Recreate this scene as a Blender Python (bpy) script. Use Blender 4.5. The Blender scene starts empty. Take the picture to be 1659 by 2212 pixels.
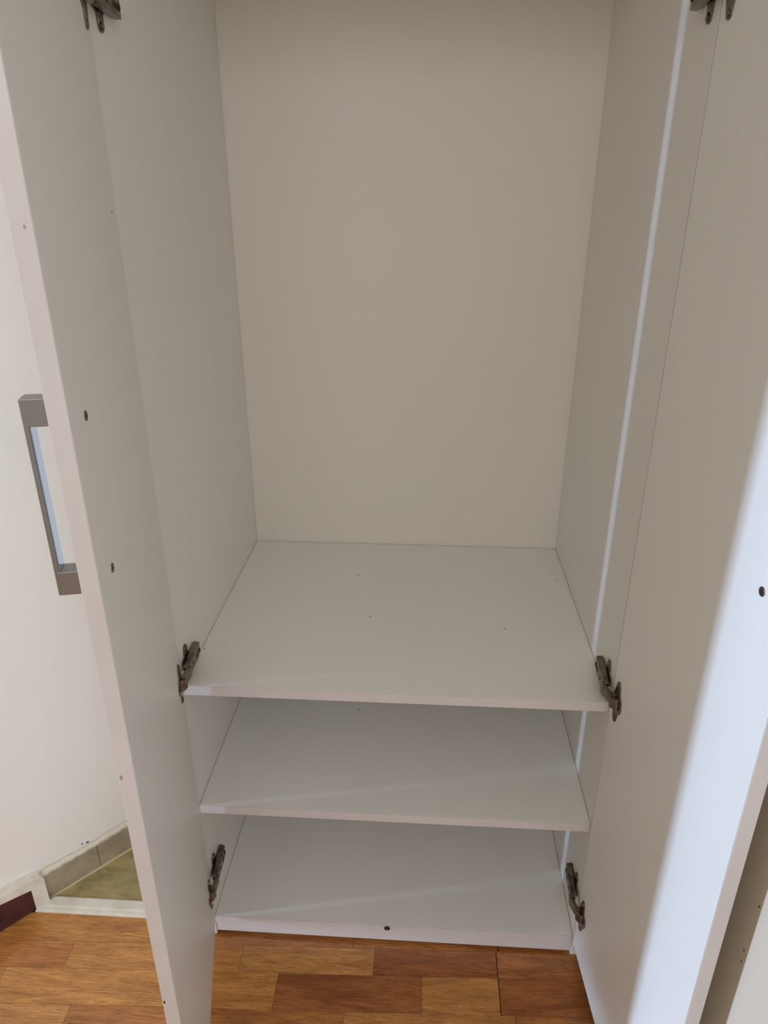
import bpy, bmesh, math, random
from mathutils import Vector, Matrix
C = bpy.context.scene.collection
SC = bpy.context.scene
random.seed(7)

# ------------------------------------------------------------ camera
CAM = (0.4306, -1.0266, 1.4711); YAW = -0.0621; PITCH = -0.4140; ROLL = -0.0003; FPX = 1530.7
cd = bpy.data.cameras.new('camera'); cam = bpy.data.objects.new('camera', cd); C.objects.link(cam)
fw = Vector((math.sin(YAW)*math.cos(PITCH), math.cos(YAW)*math.cos(PITCH), math.sin(PITCH)))
rt = Vector((math.cos(YAW), -math.sin(YAW), 0)); up = rt.cross(fw)
rt2 = rt*math.cos(ROLL)+up*math.sin(ROLL); up2 = -rt*math.sin(ROLL)+up*math.cos(ROLL)
m = Matrix((rt2, up2, -fw)).transposed().to_4x4(); m.translation = Vector(CAM)
cam.matrix_world = m
cd.sensor_fit = 'VERTICAL'; cd.sensor_height = 24.0; cd.lens = 24.0*FPX/2212; cd.clip_start = 0.02
SC.camera = cam

# ------------------------------------------------------------ world, lamps, exposure
w = bpy.data.worlds.new('world'); SC.world = w; w.use_nodes = True
bg = w.node_tree.nodes['Background']; bg.inputs[0].default_value = (1.0, 0.975, 0.93, 1); bg.inputs[1].default_value = 0.60
def area(name, loc, target, sx, sy, power, col):
    l = bpy.data.lights.new(name, 'AREA'); l.shape = 'RECTANGLE'; l.size = sx; l.size_y = sy; l.energy = power; l.color = col
    o = bpy.data.objects.new(name, l); C.objects.link(o); o.location = loc
    d = (Vector(target)-Vector(loc)).normalized(); o.rotation_euler = d.to_track_quat('-Z', 'Y').to_euler()
    return o
# cool daylight: low glazed opening far to the left of the wardrobe
area('window_daylight', (-20.0, -3.90, 1.45), (0.7, 0.05, 1.2), 0.78, 2.2, 3900, (0.49, 0.68, 1.0))
area('window_daylight_side', (-8.0, -1.35, 1.2), (0.7, -0.35, 1.0), 0.7, 1.8, 70, (0.55, 0.72, 1.0))
# big soft daylight from the room behind the photographer
area('room_daylight', (0.5, -2.5, 2.35), (0.1, 0.2, 0.8), 1.6, 1.2, 28, (0.87, 0.93, 1.0))
vs = SC.view_settings; vs.view_transform = 'Standard'; vs.look = 'None'; vs.gamma = 1.0; vs.use_curve_mapping = False; vs.exposure = -0.12
SC.cycles.blur_glossy = 0.0; SC.cycles.sample_clamp_indirect = 0.0
SC.display_settings.display_device = 'sRGB'

# ------------------------------------------------------------ materials
def srgb(r, g, b):
    f = lambda c: (c/255/12.92) if c/255 <= .04045 else ((c/255+.055)/1.055)**2.4
    return (f(r), f(g), f(b), 1)
def mat(name, col, rough=.5, metal=0., spec=.5, bump=None, var=None):
    """col; bump=(scale,strength,distance); var=(scale,dark colour,amount)"""
    mt = bpy.data.materials.new(name); mt.use_nodes = True; nt = mt.node_tree; N = nt.nodes; L = nt.links
    b = N['Principled BSDF']; b.inputs['Base Color'].default_value = col; b.inputs['Roughness'].default_value = rough
    b.inputs['Metallic'].default_value = metal; b.inputs['Specular IOR Level'].default_value = spec
    tc = N.new('ShaderNodeTexCoord')
    if bump:
        n = N.new('ShaderNodeTexNoise'); n.inputs['Scale'].default_value = bump[0]; n.inputs['Detail'].default_value = 4
        L.new(tc.outputs['Object'], n.inputs['Vector'])
        bp = N.new('ShaderNodeBump'); bp.inputs['Strength'].default_value = bump[1]; bp.inputs['Distance'].default_value = bump[2]
        L.new(n.outputs['Fac'], bp.inputs['Height']); L.new(bp.outputs['Normal'], b.inputs['Normal'])
    if var:
        n = N.new('ShaderNodeTexNoise'); n.inputs['Scale'].default_value = var[0]; n.inputs['Detail'].default_value = 6
        L.new(tc.outputs['Object'], n.inputs['Vector'])
        rp = N.new('ShaderNodeValToRGB'); rp.color_ramp.elements[0].position = .38; rp.color_ramp.elements[1].position = .68
        rp.color_ramp.elements[0].color = col; rp.color_ramp.elements[1].color = var[1]
        L.new(n.outputs['Fac'], rp.inputs['Fac']); L.new(rp.outputs['Color'], b.inputs['Base Color'])
    return mt
LAM = mat('white_laminate', srgb(234, 230, 222), .38, spec=.42, bump=(900, .04, .0004), var=(2.5, srgb(232, 228, 220), 1))
EDGE = mat('white_edge_band', srgb(216, 207, 202), .42, spec=.4, var=(6, srgb(210, 201, 195), 1))
BACK = mat('white_back_board', srgb(225, 215, 202), .5, spec=.35, var=(1.7, srgb(223, 214, 199), 1))
NICK = mat('brushed_nickel', srgb(150, 143, 136), .36, metal=.85, bump=(500, .05, .0003))
CHROME = mat('polished_channel', srgb(168, 172, 180), .16, metal=1.0)
HING = mat('dull_nickel_hinge', srgb(138, 128, 114), .3, metal=1.0, var=(60, srgb(98, 88, 74), 1))
HDARK = mat('dark_hinge_recess', srgb(30, 27, 23), .6, metal=.3)
SPECK = mat('dark_speck', srgb(62, 55, 45), .8)
PAINT = mat('cream_wall_paint', srgb(246, 241, 232), .85, spec=.2, bump=(60, .12, .002), var=(3, srgb(243, 238, 230), 1))
PAINT_R = mat('beige_wall_paint', srgb(212, 196, 174), .85, spec=.2, bump=(60, .12, .002))
WHITE_TRIM = mat('white_gloss_trim', srgb(238, 232, 218), .3, spec=.5, var=(30, srgb(222, 214, 196), 1))
CAULK = mat('cream_filler_bead', srgb(232, 222, 200), .8, bump=(150, .5, .003))
GROUT = mat('cream_grout', srgb(222, 205, 170), .85)
DARKW = mat('mahogany_board', srgb(92, 42, 40), .45, bump=(40, .2, .001), var=(22, srgb(52, 22, 24), 1))
SKIRT_J = mat('grey_joint', srgb(128, 116, 96), .85)
STAIN = mat('brown_stain', srgb(178, 152, 142), .7)
SUBF = mat('dark_underlay', srgb(52, 30, 16), .8)

def stone(name, c1, c2, c3, rough):
    mt = bpy.data.materials.new(name); mt.use_nodes = True; nt = mt.node_tree; N = nt.nodes; L = nt.links
    b = N['Principled BSDF']; b.inputs['Roughness'].default_value = rough
    tc = N.new('ShaderNodeTexCoord'); mp = N.new('ShaderNodeMapping'); mp.inputs['Scale'].default_value = (1, 1.8, 1)
    n = N.new('ShaderNodeTexNoise'); n.inputs['Scale'].default_value = 13; n.inputs['Detail'].default_value = 9; n.inputs['Distortion'].default_value = 1.2
    rp = N.new('ShaderNodeValToRGB'); e = rp.color_ramp.elements; e[0].position = .33; e[0].color = c1; e[1].position = .7; e[1].color = c3
    k = e.new(.5); k.color = c2
    L.new(tc.outputs['Object'], mp.inputs['Vector']); L.new(mp.outputs['Vector'], n.inputs['Vector']); L.new(n.outputs['Fac'], rp.inputs['Fac']); L.new(rp.outputs['Color'], b.inputs['Base Color'])
    return mt
TILE = stone('olive_marbled_tile', srgb(150, 136, 92), srgb(172, 156, 108), srgb(190, 172, 118), .32)
SKIRT_T = stone('taupe_marbled_tile', srgb(150, 134, 110), srgb(168, 152, 126), srgb(180, 164, 132), .4)

def wood():
    mt = bpy.data.materials.new('oiled_strip_wood'); mt.use_nodes = True; nt = mt.node_tree; N = nt.nodes; L = nt.links
    b = N['Principled BSDF']; b.inputs['Coat Weight'].default_value = .5; b.inputs['Coat Roughness'].default_value = .1; b.inputs['Roughness'].default_value = .3; b.inputs['Specular IOR Level'].default_value = .5
    oi = N.new('ShaderNodeObjectInfo'); tc = N.new('ShaderNodeTexCoord')
    off = N.new('ShaderNodeVectorMath'); off.operation = 'ADD'
    sc = N.new('ShaderNodeVectorMath'); sc.operation = 'SCALE'; sc.inputs['Scale'].default_value = 37.0
    cb = N.new('ShaderNodeCombineXYZ'); L.new(oi.outputs['Random'], cb.inputs[0]); L.new(oi.outputs['Random'], cb.inputs[1])
    L.new(cb.outputs[0], sc.inputs[0]); L.new(tc.outputs['Object'], off.inputs[0]); L.new(sc.outputs[0], off.inputs[1])
    def noise(scale, s, det, dist):
        mp = N.new('ShaderNodeMapping'); mp.inputs['Scale'].default_value = s; L.new(off.outputs[0], mp.inputs['Vector'])
        n = N.new('ShaderNodeTexNoise'); n.inputs['Scale'].default_value = scale; n.inputs['Detail'].default_value = det; n.inputs['Distortion'].default_value = dist
        L.new(mp.outputs['Vector'], n.inputs['Vector']); return n
    def mixc(fac, a, bcol, mode='MIX'):
        mx = N.new('ShaderNodeMix'); mx.data_type = 'RGBA'; mx.blend_type = mode
        L.new(fac, mx.inputs[0]) if not isinstance(fac, float) else setattr(mx.inputs[0], 'default_value', fac)
        for v, i in ((a, 6), (bcol, 7)):
            if isinstance(v, tuple): mx.inputs[i].default_value = v
            else: L.new(v, mx.inputs[i])
        return mx.outputs[2]
    def ramp(n, p0, p1, c0=(0, 0, 0, 1), c1=(1, 1, 1, 1)):
        r = N.new('ShaderNodeValToRGB'); e = r.color_ramp.elements; e[0].position = p0; e[1].position = p1; e[0].color = c0; e[1].color = c1
        L.new(n.outputs['Fac'], r.inputs['Fac']); return r.outputs['Color']
    big = noise(5, (1, 7, 1), 4, 1.6)       # figure
    fine = noise(26, (1, 16, 1), 8, .3)     # grain
    pores = noise(60, (1, 9, 1), 3, .2)
    c = mixc(ramp(big, .35, .68), (1.15, 1.17, 1.14, 1), (.74, .67, .60, 1))
    c = mixc(1.0, oi.outputs['Color'], c, 'MULTIPLY')
    c = mixc(1.0, c, ramp(fine, .3, .62, (.70, .64, .58, 1), (1.12, 1.12, 1.12, 1)), 'MULTIPLY')
    c = mixc(1.0, c, ramp(pores, .34, .42, (.62, .55, .5, 1), (1, 1, 1, 1)), 'MULTIPLY')
    L.new(c, b.inputs['Base Color'])
    bp = N.new('ShaderNodeBump'); bp.inputs['Strength'].default_value = .12; bp.inputs['Distance'].default_value = .0008
    L.new(fine.outputs['Fac'], bp.inputs['Height']); L.new(bp.outputs['Normal'], b.inputs['Normal'])
    return mt
WOOD = wood()

# ------------------------------------------------------------ mesh helpers
def box(bm, x0, x1, y0, y1, z0, z1, bev=0., mtx=None):
    r = bmesh.ops.create_cube(bm, size=1.0)
    vs_ = r['verts']
    for v in vs_: v.co = Vector((x0+(v.co.x+.5)*(x1-x0), y0+(v.co.y+.5)*(y1-y0), z0+(v.co.z+.5)*(z1-z0)))
    if bev:
        es = list({e for v in vs_ for e in v.link_edges})
        rr = bmesh.ops.bevel(bm, geom=es, offset=bev, segments=2, affect='EDGES', profile=.5)
        vs_ = list({v for v in rr['verts']} | {v for f in rr['faces'] for v in f.verts})
    if mtx is not None:
        for v in vs_: v.co = mtx @ v.co
    return vs_
def prism(bm, pts, a0, a1, axis='z', mtx=None):
    """extrude the closed outline pts between a0 and a1 along axis"""
    def P(p, a): return {'z': Vector((p[0], p[1], a)), 'y': Vector((p[0], a, p[1])), 'x': Vector((a, p[0], p[1]))}[axis]
    A = [bm.verts.new(P(p, a0)) for p in pts]; B = [bm.verts.new(P(p, a1)) for p in pts]
    n = len(pts)
    bm.faces.new(A[::-1]); bm.faces.new(B)
    for i in range(n): bm.faces.new((A[i], A[(i+1) % n], B[(i+1) % n], B[i]))
    if mtx is not None:
        for v in A+B: v.co = mtx @ v.co
    return A+B
def obj(name, bm, m, parent=None, bevel=0., smooth=False):
    bmesh.ops.recalc_face_normals(bm, faces=bm.faces)
    me = bpy.data.meshes.new(name); bm.to_mesh(me); bm.free()
    me.materials.append(m); o = bpy.data.objects.new(name, me); C.objects.link(o)
    if parent is not None: o.parent = parent
    if bevel:
        b = o.modifiers.new('bevel', 'BEVEL'); b.width = bevel; b.segments = 2; b.limit_method = 'ANGLE'; b.angle_limit = math.radians(40)
    if smooth:
        for p in me.polygons: p.use_smooth = True
    return o
def tag(o, label=None, cat=None, group=None, kind=None):
    if label: o['label'] = label
    if cat: o['category'] = cat
    if group: o['group'] = group
    if kind: o['kind'] = kind
    return o
def boxo(name, m, parent, *d, bev=.0006, mtx=None):
    bm = bmesh.new(); box(bm, *d, mtx=mtx); return obj(name, bm, m, parent, bevel=bev)
def disc_pts(r, n=24, sx=1, sy=1, cx=0, cy=0):
    return [(cx+r*sx*math.cos(2*math.pi*i/n), cy+r*sy*math.sin(2*math.pi*i/n)) for i in range(n)]

W = 0.764; D = 0.600; T = 0.018; TOP = 2.24
S1 = 0.6650; S2 = 0.3757; B = 0.0567; TH = 0.0205

# ------------------------------------------------------------ setting: floor
fl = boxo('floor', SUBF, None, -3.2, .90, -2.6, 0.645, -.05, -.0105, bev=0)
tag(fl, 'warm orange-brown strip wood floor in front of the wardrobe', 'floor', kind='structure')
SL = 0.037
rows = [(.0235, -.026), (-.026, -.084), (-.084, -.157), (-.157, -.229), (-.229, -.301), (-.301, -.373), (-.373, -.445)]
tone = {'o': (.56, .245, .060, 1), 'r': (.50, .185, .046, 1), 'l': (.53, .24, .068, 1), 'm': (.42, .160, .041, 1), 'd': (.35, .120, .032, 1)}
spec = [  # (joint x positions, tones); wood variation plus painted light left and shade right
    ([-.9, -.05, .30, .611, 1.1], ['o', 'm', 'm', 'm']),
    ([-.95, -.302, .066, .348, .606, 1.1], ['r', 'o', 'l', 'd', 'm']),
    ([-.95, -.42, .012, .152, .449, .606, 1.1], ['l', 'o', 'o', 'd', 'l', 'd']),  # the o to d change is a shadow edge painted as a joint
    ([-.95, -.25, .02, .297, .633, 1.1], ['l', 'm', 'm', 'l', 'm']),
    ([-.9, -.33, .20, .50, 1.1], ['m', 'l', 'd', 'o']),
    ([-.7, -.12, .33, .70, 1.1], ['o', 'r', 'l', 'm']),
    ([-.8, -.3, .15, .62, 1.1], ['l', 'm', 'o', 'r']),
]
G = .00022
for (ya, yb), (xs, ts) in zip(rows, spec):
    for i, tn in enumerate(ts):
        x0, x1 = xs[i]+G, min(xs[i+1], .849)-G
        if abs(xs[i]-.606) < .012: x0 += .0012
        bm = bmesh.new(); cx, cy = (x0+x1)/2, (ya+yb)/2
        vs_ = box(bm, x0-cx, x1-cx, yb-cy+G, ya-cy-G, -.0105, 0)
        for v in vs_: v.co.y = .0243-cy if (ya > 0 and v.co.y > 0) else v.co.y+SL*(v.co.x+cx)
        o = obj('floor_plank', bm, WOOD, fl, bevel=.0004); o.location = (cx, cy, 0); o.color = tone[tn]
# nearer strips, out of frame and far left: one joined part
bm = bmesh.new(); y = -.445
while y > -2.4:
    x = -3.1+random.random()*.5
    while x < .845:
        x2 = min(x+random.uniform(.3, .6), .849)
        vs_ = box(bm, x+G, x2-G, y-.0715+G, y-G, -.0105, 0)
        for v in vs_: v.co.y += SL*v.co.x
        x = x2
    y -= .0715
for (ya, yb) in rows:
    x = -3.1
    while x < -1.2:
        x2 = x+.5 if x+.5 < -1.2 else -.953
        if x2 > -1.3: x2 = -.953
        vs_ = box(bm, x+G, x2-G, yb+G, ya-G, -.0105, 0)
        for v in vs_: v.co.y += SL*v.co.x
        x = x2
yy = .0235
while yy < .62:
    x = -3.1
    while x < -.7:
        x2 = min(x+.5, -.64)
        vs_ = box(bm, x+G, x2-G, yy+G, yy+.0715-G, -.0105, 0)
        for v in vs_: v.co.y += SL*v.co.x
        x = x2
    yy += .0715
o = obj('floor_planks', bm, WOOD, fl); o['kind'] = 'stuff'; o.color = tone['o']

# ------------------------------------------------------------ tiled recess, diagonal wall, trims
WD = Vector((.676, .737, 0)).normalized(); WN = Vector((WD.y, -WD.x, 0))      # along the wall, out of the wall
WO = Vector((-.41, .058, 0))
WM = Matrix((( WD.x, WN.x, 0, WO.x), (WD.y, WN.y, 0, WO.y), (0, 0, 1, 0), (0, 0, 0, 1)))   # local: x along wall, y out, z up
tf = tag(boxo('floor_tiled', GROUT, None, -.60, -.0185, .058, .62, -.0104, -.004, bev=0), 'olive marbled tile floor in the recess left of the wardrobe', 'floor', kind='structure')
for (a, b, c, d) in [(-.60, -.020, .060, .36), (-.60, -.020, .363, .62)]:
    bm = bmesh.new(); box(bm, a-(-.3), b-(-.3), c-.2, d-.2, -.01, 0)
    o = obj('floor_tile', bm, TILE, tf, bevel=.001); o.location = (-.3, .2, 0)
bm = bmesh.new(); box(bm, -.165, .572, -.10, -.009, -.05, 2.6, mtx=WM)
tag(obj('wall_left', bm, PAINT, None), 'cream painted wall running diagonally behind the left wardrobe door', 'wall', kind='structure')
# tile skirting
sk = tag(bpy.data.objects.new('baseboard_left', None), 'taupe tile skirting along the diagonal cream wall', 'baseboard', kind='structure'); C.objects.link(sk)
for a, b in [(.0, .1235), (.1255, .45), (.452, .572)]:
    bm = bmesh.new(); box(bm, a-.2, b-.2, -.009, 0, .003, .070); 
    for v in bm.verts: v.co = Vector((v.co.x, v.co.y, v.co.z))
    o = obj('skirting_tile', bm, SKIRT_T, sk, bevel=.0015); o.matrix_world = WM @ Matrix.Translation((.2, 0, 0))
bm = bmesh.new(); box(bm, .0, .572, -.006, .003, 0, .003, mtx=WM); obj('grout_line', bm, GROUT, sk)
bm = bmesh.new(); box(bm, .1233, .1257, -.009, -.0012, .003, .070, mtx=WM); obj('joint', bm, SKIRT_J, sk)
# rough filler bead on top of the skirting
bm = bmesh.new(); n = 60; prev = None
for i in range(n+1):
    s = .0+.572*i/n; h = .0765+.0012*math.sin(i*1.3)+.0016*math.sin(i*.37+1); t = -.0005+.0012*math.sin(i*2.1)
    q = [bm.verts.new(WM @ Vector((s, -.010, .0695))), bm.verts.new(WM @ Vector((s, t, .0695))), bm.verts.new(WM @ Vector((s, t-.003, h))), bm.verts.new(WM @ Vector((s, -.010, h+.008)))]
    if prev:
        for k in range(4): bm.faces.new((prev[k], prev[(k+1) % 4], q[(k+1) % 4], q[k]))
    else: bm.faces.new(q)
    prev = q
bm.faces.new(prev[::-1])
obj('filler_bead', bm, CAULK, sk, smooth=True)

# white threshold strip, stepped profile, parallel to the wardrobe front
prof = [(.062, -.004), (.062, .006), (.058, .0085), (.037, .0085), (.035, .006), (.028, .0055), (.0245, .0025), (.0245, -.004)]
bm = bmesh.new(); A_ = prism(bm, prof, -.425, -.0195, 'x')
for v in A_[:len(prof)]: v.co.x += (v.co.y-.0245)*.9
for v in bm.verts: v.co.z += .001
tr = tag(obj('trim_1', bm, WHITE_TRIM, None, bevel=.001, smooth=False), 'white threshold strip between the wood floor and the tiled recess', 'trim', kind='structure')
# dark board low on the wall at the left and its white cap that turns down at the end
bm = bmesh.new()
prism(bm, [(-.165, .001), (-.030, .001), (-.030, .066), (-.165, .084)], -.009, .009, 'y', mtx=WM)
tag(obj('trim_2', bm, DARKW, None, bevel=.001), 'dark mahogany skirting board below the white cap', 'trim', kind='structure')
bm = bmesh.new()
cap = [(-.165, .086), (-.10, .078), (-.060, .072), (-.0305, .0665), (-.0305, .001), (-.0005, .001), (-.0005, .078), (-.008, .092), (-.05, .096), (-.10, .100), (-.165, .104)]
prism(bm, cap, -.009, .014, 'y', mtx=WM)
tag(obj('trim_3', bm, WHITE_TRIM, None, bevel=.0015), 'white mitred cap moulding around the mahogany board', 'trim', kind='structure')

tag(boxo('ceiling', PAINT, None, -3.2, .97, -2.7, .72, 2.62, 2.70, bev=0), 'white ceiling above the wardrobe', 'ceiling', kind='structure')
tag(boxo('wall_back', PAINT, None, -.6, 1.25, .645, .72, 0, 2.5, bev=0), 'cream wall behind the wardrobe', 'wall', kind='structure')
wr = tag(boxo('wall_right', PAINT_R, None, 0.85, 0.97, -1.6, .645, -.05, 2.5, bev=0), 'plain beige wall to the right of the wardrobe', 'wall', kind='structure')

# ------------------------------------------------------------ wardrobe
wd = tag(bpy.data.objects.new('wardrobe', None), 'tall white laminate wardrobe with both doors open and two lower shelves', 'wardrobe'); C.objects.link(wd)
wd.location = (0, 0, 0)
g = .0007
boxo('side_panel', LAM, wd, -T, 0, 0, D, 0, TOP)
boxo('side_panel', LAM, wd, W, W+T, 0, D, 0, TOP)
bm = bmesh.new(); gr = .0014
prism(bm, [(-.017, D), (-.004, D), (-.004, D+gr), (W+.004, D+gr), (W+.004, D), (W+.017, D), (W+.017, D+.009), (-.017, D+.009)], 0.0, TOP, 'z')
obj('back_panel', bm, BACK, wd)
boxo('top_panel', LAM, wd, g, W-g, .001, D, TOP-.018, TOP)
def shelf(name, z, y0=.0):
    s = boxo(name, LAM, wd, g, W-g, y0+.0016, D-g*1.5, z-TH, z)
    boxo('edge_band', EDGE, s, g, W-g, y0, y0+.0012, z-TH, z-.0003, bev=0)
    return s
sh_mid = shelf('shelf', S1); sh_low = shelf('shelf', S2); shelf('shelf', 1.885, .02); bp_ = shelf('bottom_panel', B)  # topmost shelf is unseen, added to darken the upper back panel
boxo('plinth', EDGE, wd, g, W-g, .0008, .018, 0.0105, B-TH-.0004)
# specks on the shelves
for par, x, yy, z in [(sh_mid, .322, .253, S1), (sh_mid, .742, .435, S1), (sh_mid, .601, .224, S1), (sh_mid, .279, .433, S1), (sh_mid, .006, .117, S1), (sh_low, .289, .305, S2)]:
    bm = bmesh.new(); prism(bm, disc_pts(.0015, 8, cx=x, cy=yy), z, z+.0004); obj('speck', bm, SPECK, par)
# screw head in the front edge of the bottom panel
bm = bmesh.new(); prism(bm, disc_pts(.0062, 20, cx=.373, cy=.0485), -.0008, .0002, 'y'); so = obj('screw', bm, HDARK, bp_)
bm = bmesh.new(); prism(bm, [(.3715, .0425), (.3745, .0425), (.3745, .0545), (.3715, .0545)], -.0012, -.0006, 'y'); o = obj('slot', bm, HING, bp_)

# doors. local frame: x along door from hinge edge, y = away from the inner face (outwards), z up
DH = TOP-.004; ZB = .0524; DW = .4061; DT = .0190
def door_frame(hx, hy, ang, side):
    if side == 'L': d = Vector((math.cos(ang), -math.sin(ang), 0)); n = Vector((d.y, -d.x, 0))
    else: d = Vector((-math.cos(ang), -math.sin(ang), 0)); n = Vector((-d.y, d.x, 0))
    return Matrix(((d.x, n.x, 0, hx), (d.y, n.y, 0, hy), (0, 0, 1, 0), (0, 0, 0, 1)))
ML = door_frame(.0040, -.0091, 1.3405, 'L'); MR = door_frame(.7623, -.0105, 1.6453, 'R')
def screw_cap(par, M, x, z):
    bm = bmesh.new(); prism(bm, disc_pts(.0055, 20, cx=x, cy=z), -.0011, .0004, 'y', mtx=M); s = obj('screw_cap', bm, HING, par, bevel=.0004)
    bm = bmesh.new(); prism(bm, disc_pts(.0027, 4, cx=x, cy=z), -.0013, -.0009, 'y', mtx=M); bm2 = obj('screw_cap', bm, HDARK, par)
HZ = (1.270, 1.094)
for side, M in (('L', ML), ('R', MR)):
    dr = boxo('door', LAM, wd, 0, DW-.0016, 0, DT, ZB, DH, bev=.0006, mtx=M)
    boxo('edge_band', EDGE, dr, DW-.0010, DW, 0.0002, DT, ZB, DH, bev=.0004, mtx=M)
    for z in HZ: screw_cap(dr, M, DW-.062, z)
    # D-shaped bar handle on the outside
    z0, z1 = HZ[1]-.024, HZ[0]+.022; e = .0285; xc = DW-.062
    pts = [(DT, z0), (DT+.039, z0), (DT+.039, z1), (DT, z1), (DT, z1-e), (DT+.0345, z1-e), (DT+.0345, z0+e), (DT, z0+e)]
    bm = bmesh.new(); prism(bm, pts, xc-.011, xc+.011, 'x', mtx=M)
    h = obj('handle', bm, NICK, dr, bevel=.0006)
    bm = bmesh.new(); box(bm, xc-.0095, xc+.0085, DT+.0330, DT+.0348, z0+e+.0005, z1-e-.0005, mtx=M); obj('handle_inlay', bm, CHROME, dr)
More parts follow.
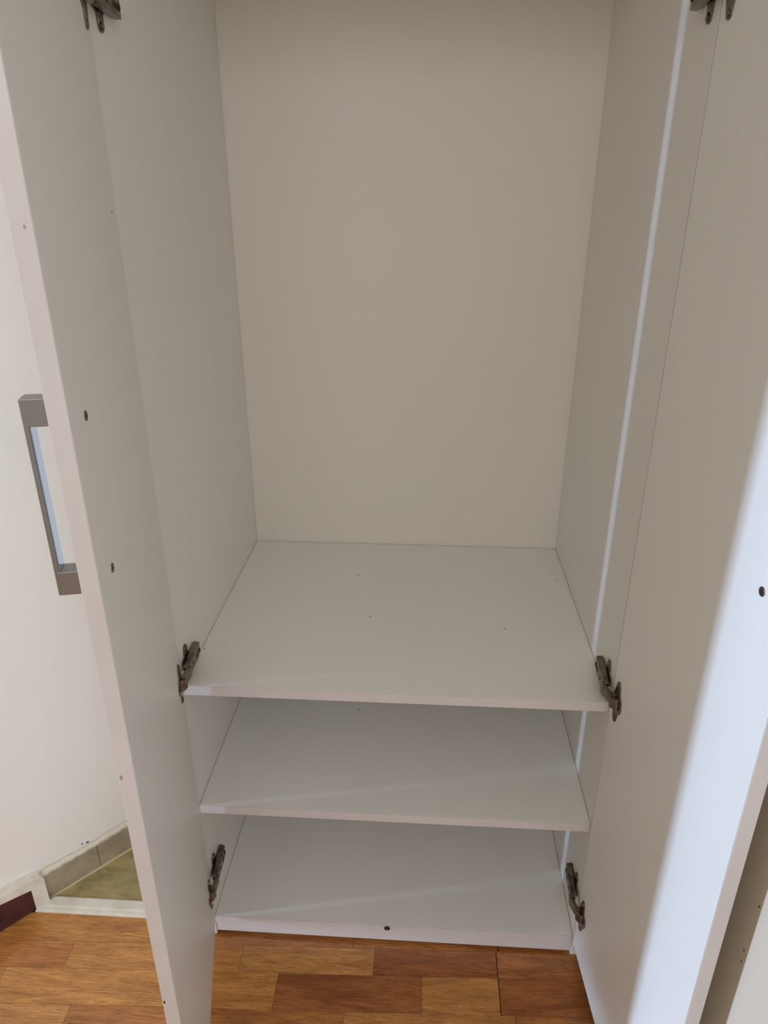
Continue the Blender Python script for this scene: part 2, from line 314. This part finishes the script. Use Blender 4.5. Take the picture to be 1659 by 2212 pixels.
# small chips on the left door's edge
# hinges
def hinge(side, z, M):
    s = 1 if side == 'L' else -1; X = 0 if side == 'L' else W
    S = Matrix(((s, 0, 0, X), (0, 1, 0, 0), (0, 0, 1, z), (0, 0, 0, 1)))    # local x = into the wardrobe
    # mounting plate: cross shape on the side panel
    bm = bmesh.new()
    cross = [(.078, -.009), (.078, .009), (.046, .010), (.040, .014)] + [(.031+.0085*math.cos(a), .026+.0085*math.sin(a)) for a in (0, .6, 1.2, 1.9, 2.5, 3.14)] + [(.022, .014), (.012, .009), (.012, -.009), (.022, -.014)] + [(.031+.0085*math.cos(a), -.026+.0085*math.sin(a)) for a in (3.14, 3.8, 4.4, 5.1, 5.7, 6.28)] + [(.040, -.014), (.046, -.010)]
    prism(bm, cross, .0, .0028, 'x', mtx=S)
    hg = obj('hinge', bm, HING, wd, bevel=.0006)
    for zz in (.027, -.027):
        bm = bmesh.new(); prism(bm, disc_pts(.0045, 14, cx=.031, cy=zz), .0026, .0046, 'x', mtx=S); obj('screw', bm, HING, hg, bevel=.0005)
    # arm: channel body over the plate, narrowing towards the door
    bm = bmesh.new()
    outline = [(.077, .003), (.075, .013), (.054, .0155), (.030, .016), (.006, .0175), (-.004, .016), (-.006, .009), (.030, .004)]   # (y, x)
    A = prism(bm, [(x, y) for y, x in outline], -.0118, .0118, 'z', mtx=S)
    arm = obj('hinge_arm', bm, HING, hg, bevel=.001)
    bm = bmesh.new(); prism(bm, disc_pts(.0042, 14, cx=.065, cy=0), .0128, .0155, 'x', mtx=S); obj('screw', bm, HDARK, hg)
    bm = bmesh.new(); prism(bm, [(.044, -.0035), (.056, -.0035), (.056, .0035), (.044, .0035)], .0148, .0158, 'x', mtx=S); obj('slot', bm, HDARK, hg)
    bm = bmesh.new(); prism(bm, disc_pts(.0036, 14, cx=.026, cy=0), .0155, .0178, 'x', mtx=S); obj('screw', bm, HING, hg)
    # links that bend over to the cup in the door  (world curve from arm end to cup)
    a0 = S @ Vector((.0165, .002, 0)); cupc = M @ Vector((.027, -.006, 0)); cupc.z = z
    a1 = S @ Vector((.0165, -.012, 0))
    d1 = (a1-a0).normalized()
    bm = bmesh.new(); path = [a0, a0.lerp(a1, .7), a1.lerp(cupc, .45), cupc]; prev = None
    for i, p in enumerate(path):
        t = (path[min(i+1, 3)]-path[max(i-1, 0)]).normalized(); nn = Vector((-t.y, t.x, 0))
        hw = .0098; th = .0035
        q = [bm.verts.new(p+nn*th+Vector((0, 0, hw))), bm.verts.new(p+nn*th-Vector((0, 0, hw))), bm.verts.new(p-nn*th-Vector((0, 0, hw))), bm.verts.new(p-nn*th+Vector((0, 0, hw)))]
        if prev:
            for k in range(4): bm.faces.new((prev[k], prev[(k+1) % 4], q[(k+1) % 4], q[k]))
        else: bm.faces.new(q)
        prev = q
    bm.faces.new(prev[::-1]); obj('hinge_link', bm, HING, hg, bevel=.0008)
    # cup flange on the door
    Z = Matrix.Translation((.0045, 0, z-.003))
    def cup(pts, a, b, m_, nm):
        bm = bmesh.new(); prism(bm, pts, a, b, 'y', mtx=M @ Z); return obj(nm, bm, m_, hg, bevel=.0005)
    fl_ = [(.010, -.020), (.014, -.032)] + [(.0215+.0068*math.cos(a), -.0335+.0068*math.sin(a)) for a in (3.4, 4.0, 4.71, 5.3, 5.9)] + [(.031, -.020), (.040, -.012), (.043, 0), (.040, .012), (.031, .020)] + [(.0215+.0068*math.cos(a), .0335+.0068*math.sin(a)) for a in (.4, 1.0, 1.57, 2.2, 2.8)] + [(.014, .032), (.010, .020), (.007, 0)]
    cup(fl_, -.0022, 0.0002, HING, 'cup_flange')
    cup(disc_pts(.0125, 22, cx=.0255), -.0027, -.0020, HDARK, 'cup_recess')
    for zz in (.0335, -.0335): cup(disc_pts(.0038, 12, cx=.0215, cy=zz), -.0034, -.0020, HING, 'screw')
    # raised knuckle across the cup
    bm = bmesh.new(); prism(bm, [(.008, -.0005), (.008, -.0105), (.020, -.013), (.030, -.008), (.032, -.0005)], -.0105, .0105, 'z', mtx=M @ Z); obj('hinge_knuckle', bm, HING, hg, bevel=.0008)
for z in (.170, .698, 1.703, 2.10):
    hinge('L', z, ML); hinge('R', z, MR)


# small marks seen in the photograph: on the left door, on the walls
ld = [o for o in wd.children if o.name.startswith('door')][0]
for x, y, z, rad, m_ in [(DW, .0155, .848, .003, STAIN), (DW, .0165, .433, .0024, SPECK), (DW, .007, 1.451, .0016, STAIN)]:
    bm = bmesh.new(); prism(bm, disc_pts(rad, 9, .6, 1.3, y, z), x-.0002, x+.0003, 'x', mtx=ML); obj('speck', bm, m_, ld)
bm = bmesh.new(); prism(bm, disc_pts(.0014, 7, .7, 1.3, .0327, 1.457), -.0004, .0002, 'y', mtx=ML); obj('speck', bm, SPECK, ld)
for sx, sz, rad in [(.109, .0865, .0026), (.097, .0905, .0018)]:
    bm = bmesh.new(); prism(bm, disc_pts(rad, 7, 1.5, .8, sx, sz), -.0095, -.0084, 'y', mtx=WM)
    o = obj('chip', bm, SPECK, bpy.data.objects['wall_left'])
for yy, zz in [(-.402, .683), (-.399, .5985), (-.400, .579)]:
    bm = bmesh.new(); prism(bm, disc_pts(.0016, 7, .8, 1.2, yy, zz), .8496, .8503, 'x'); obj('chip', bm, SPECK, wr)
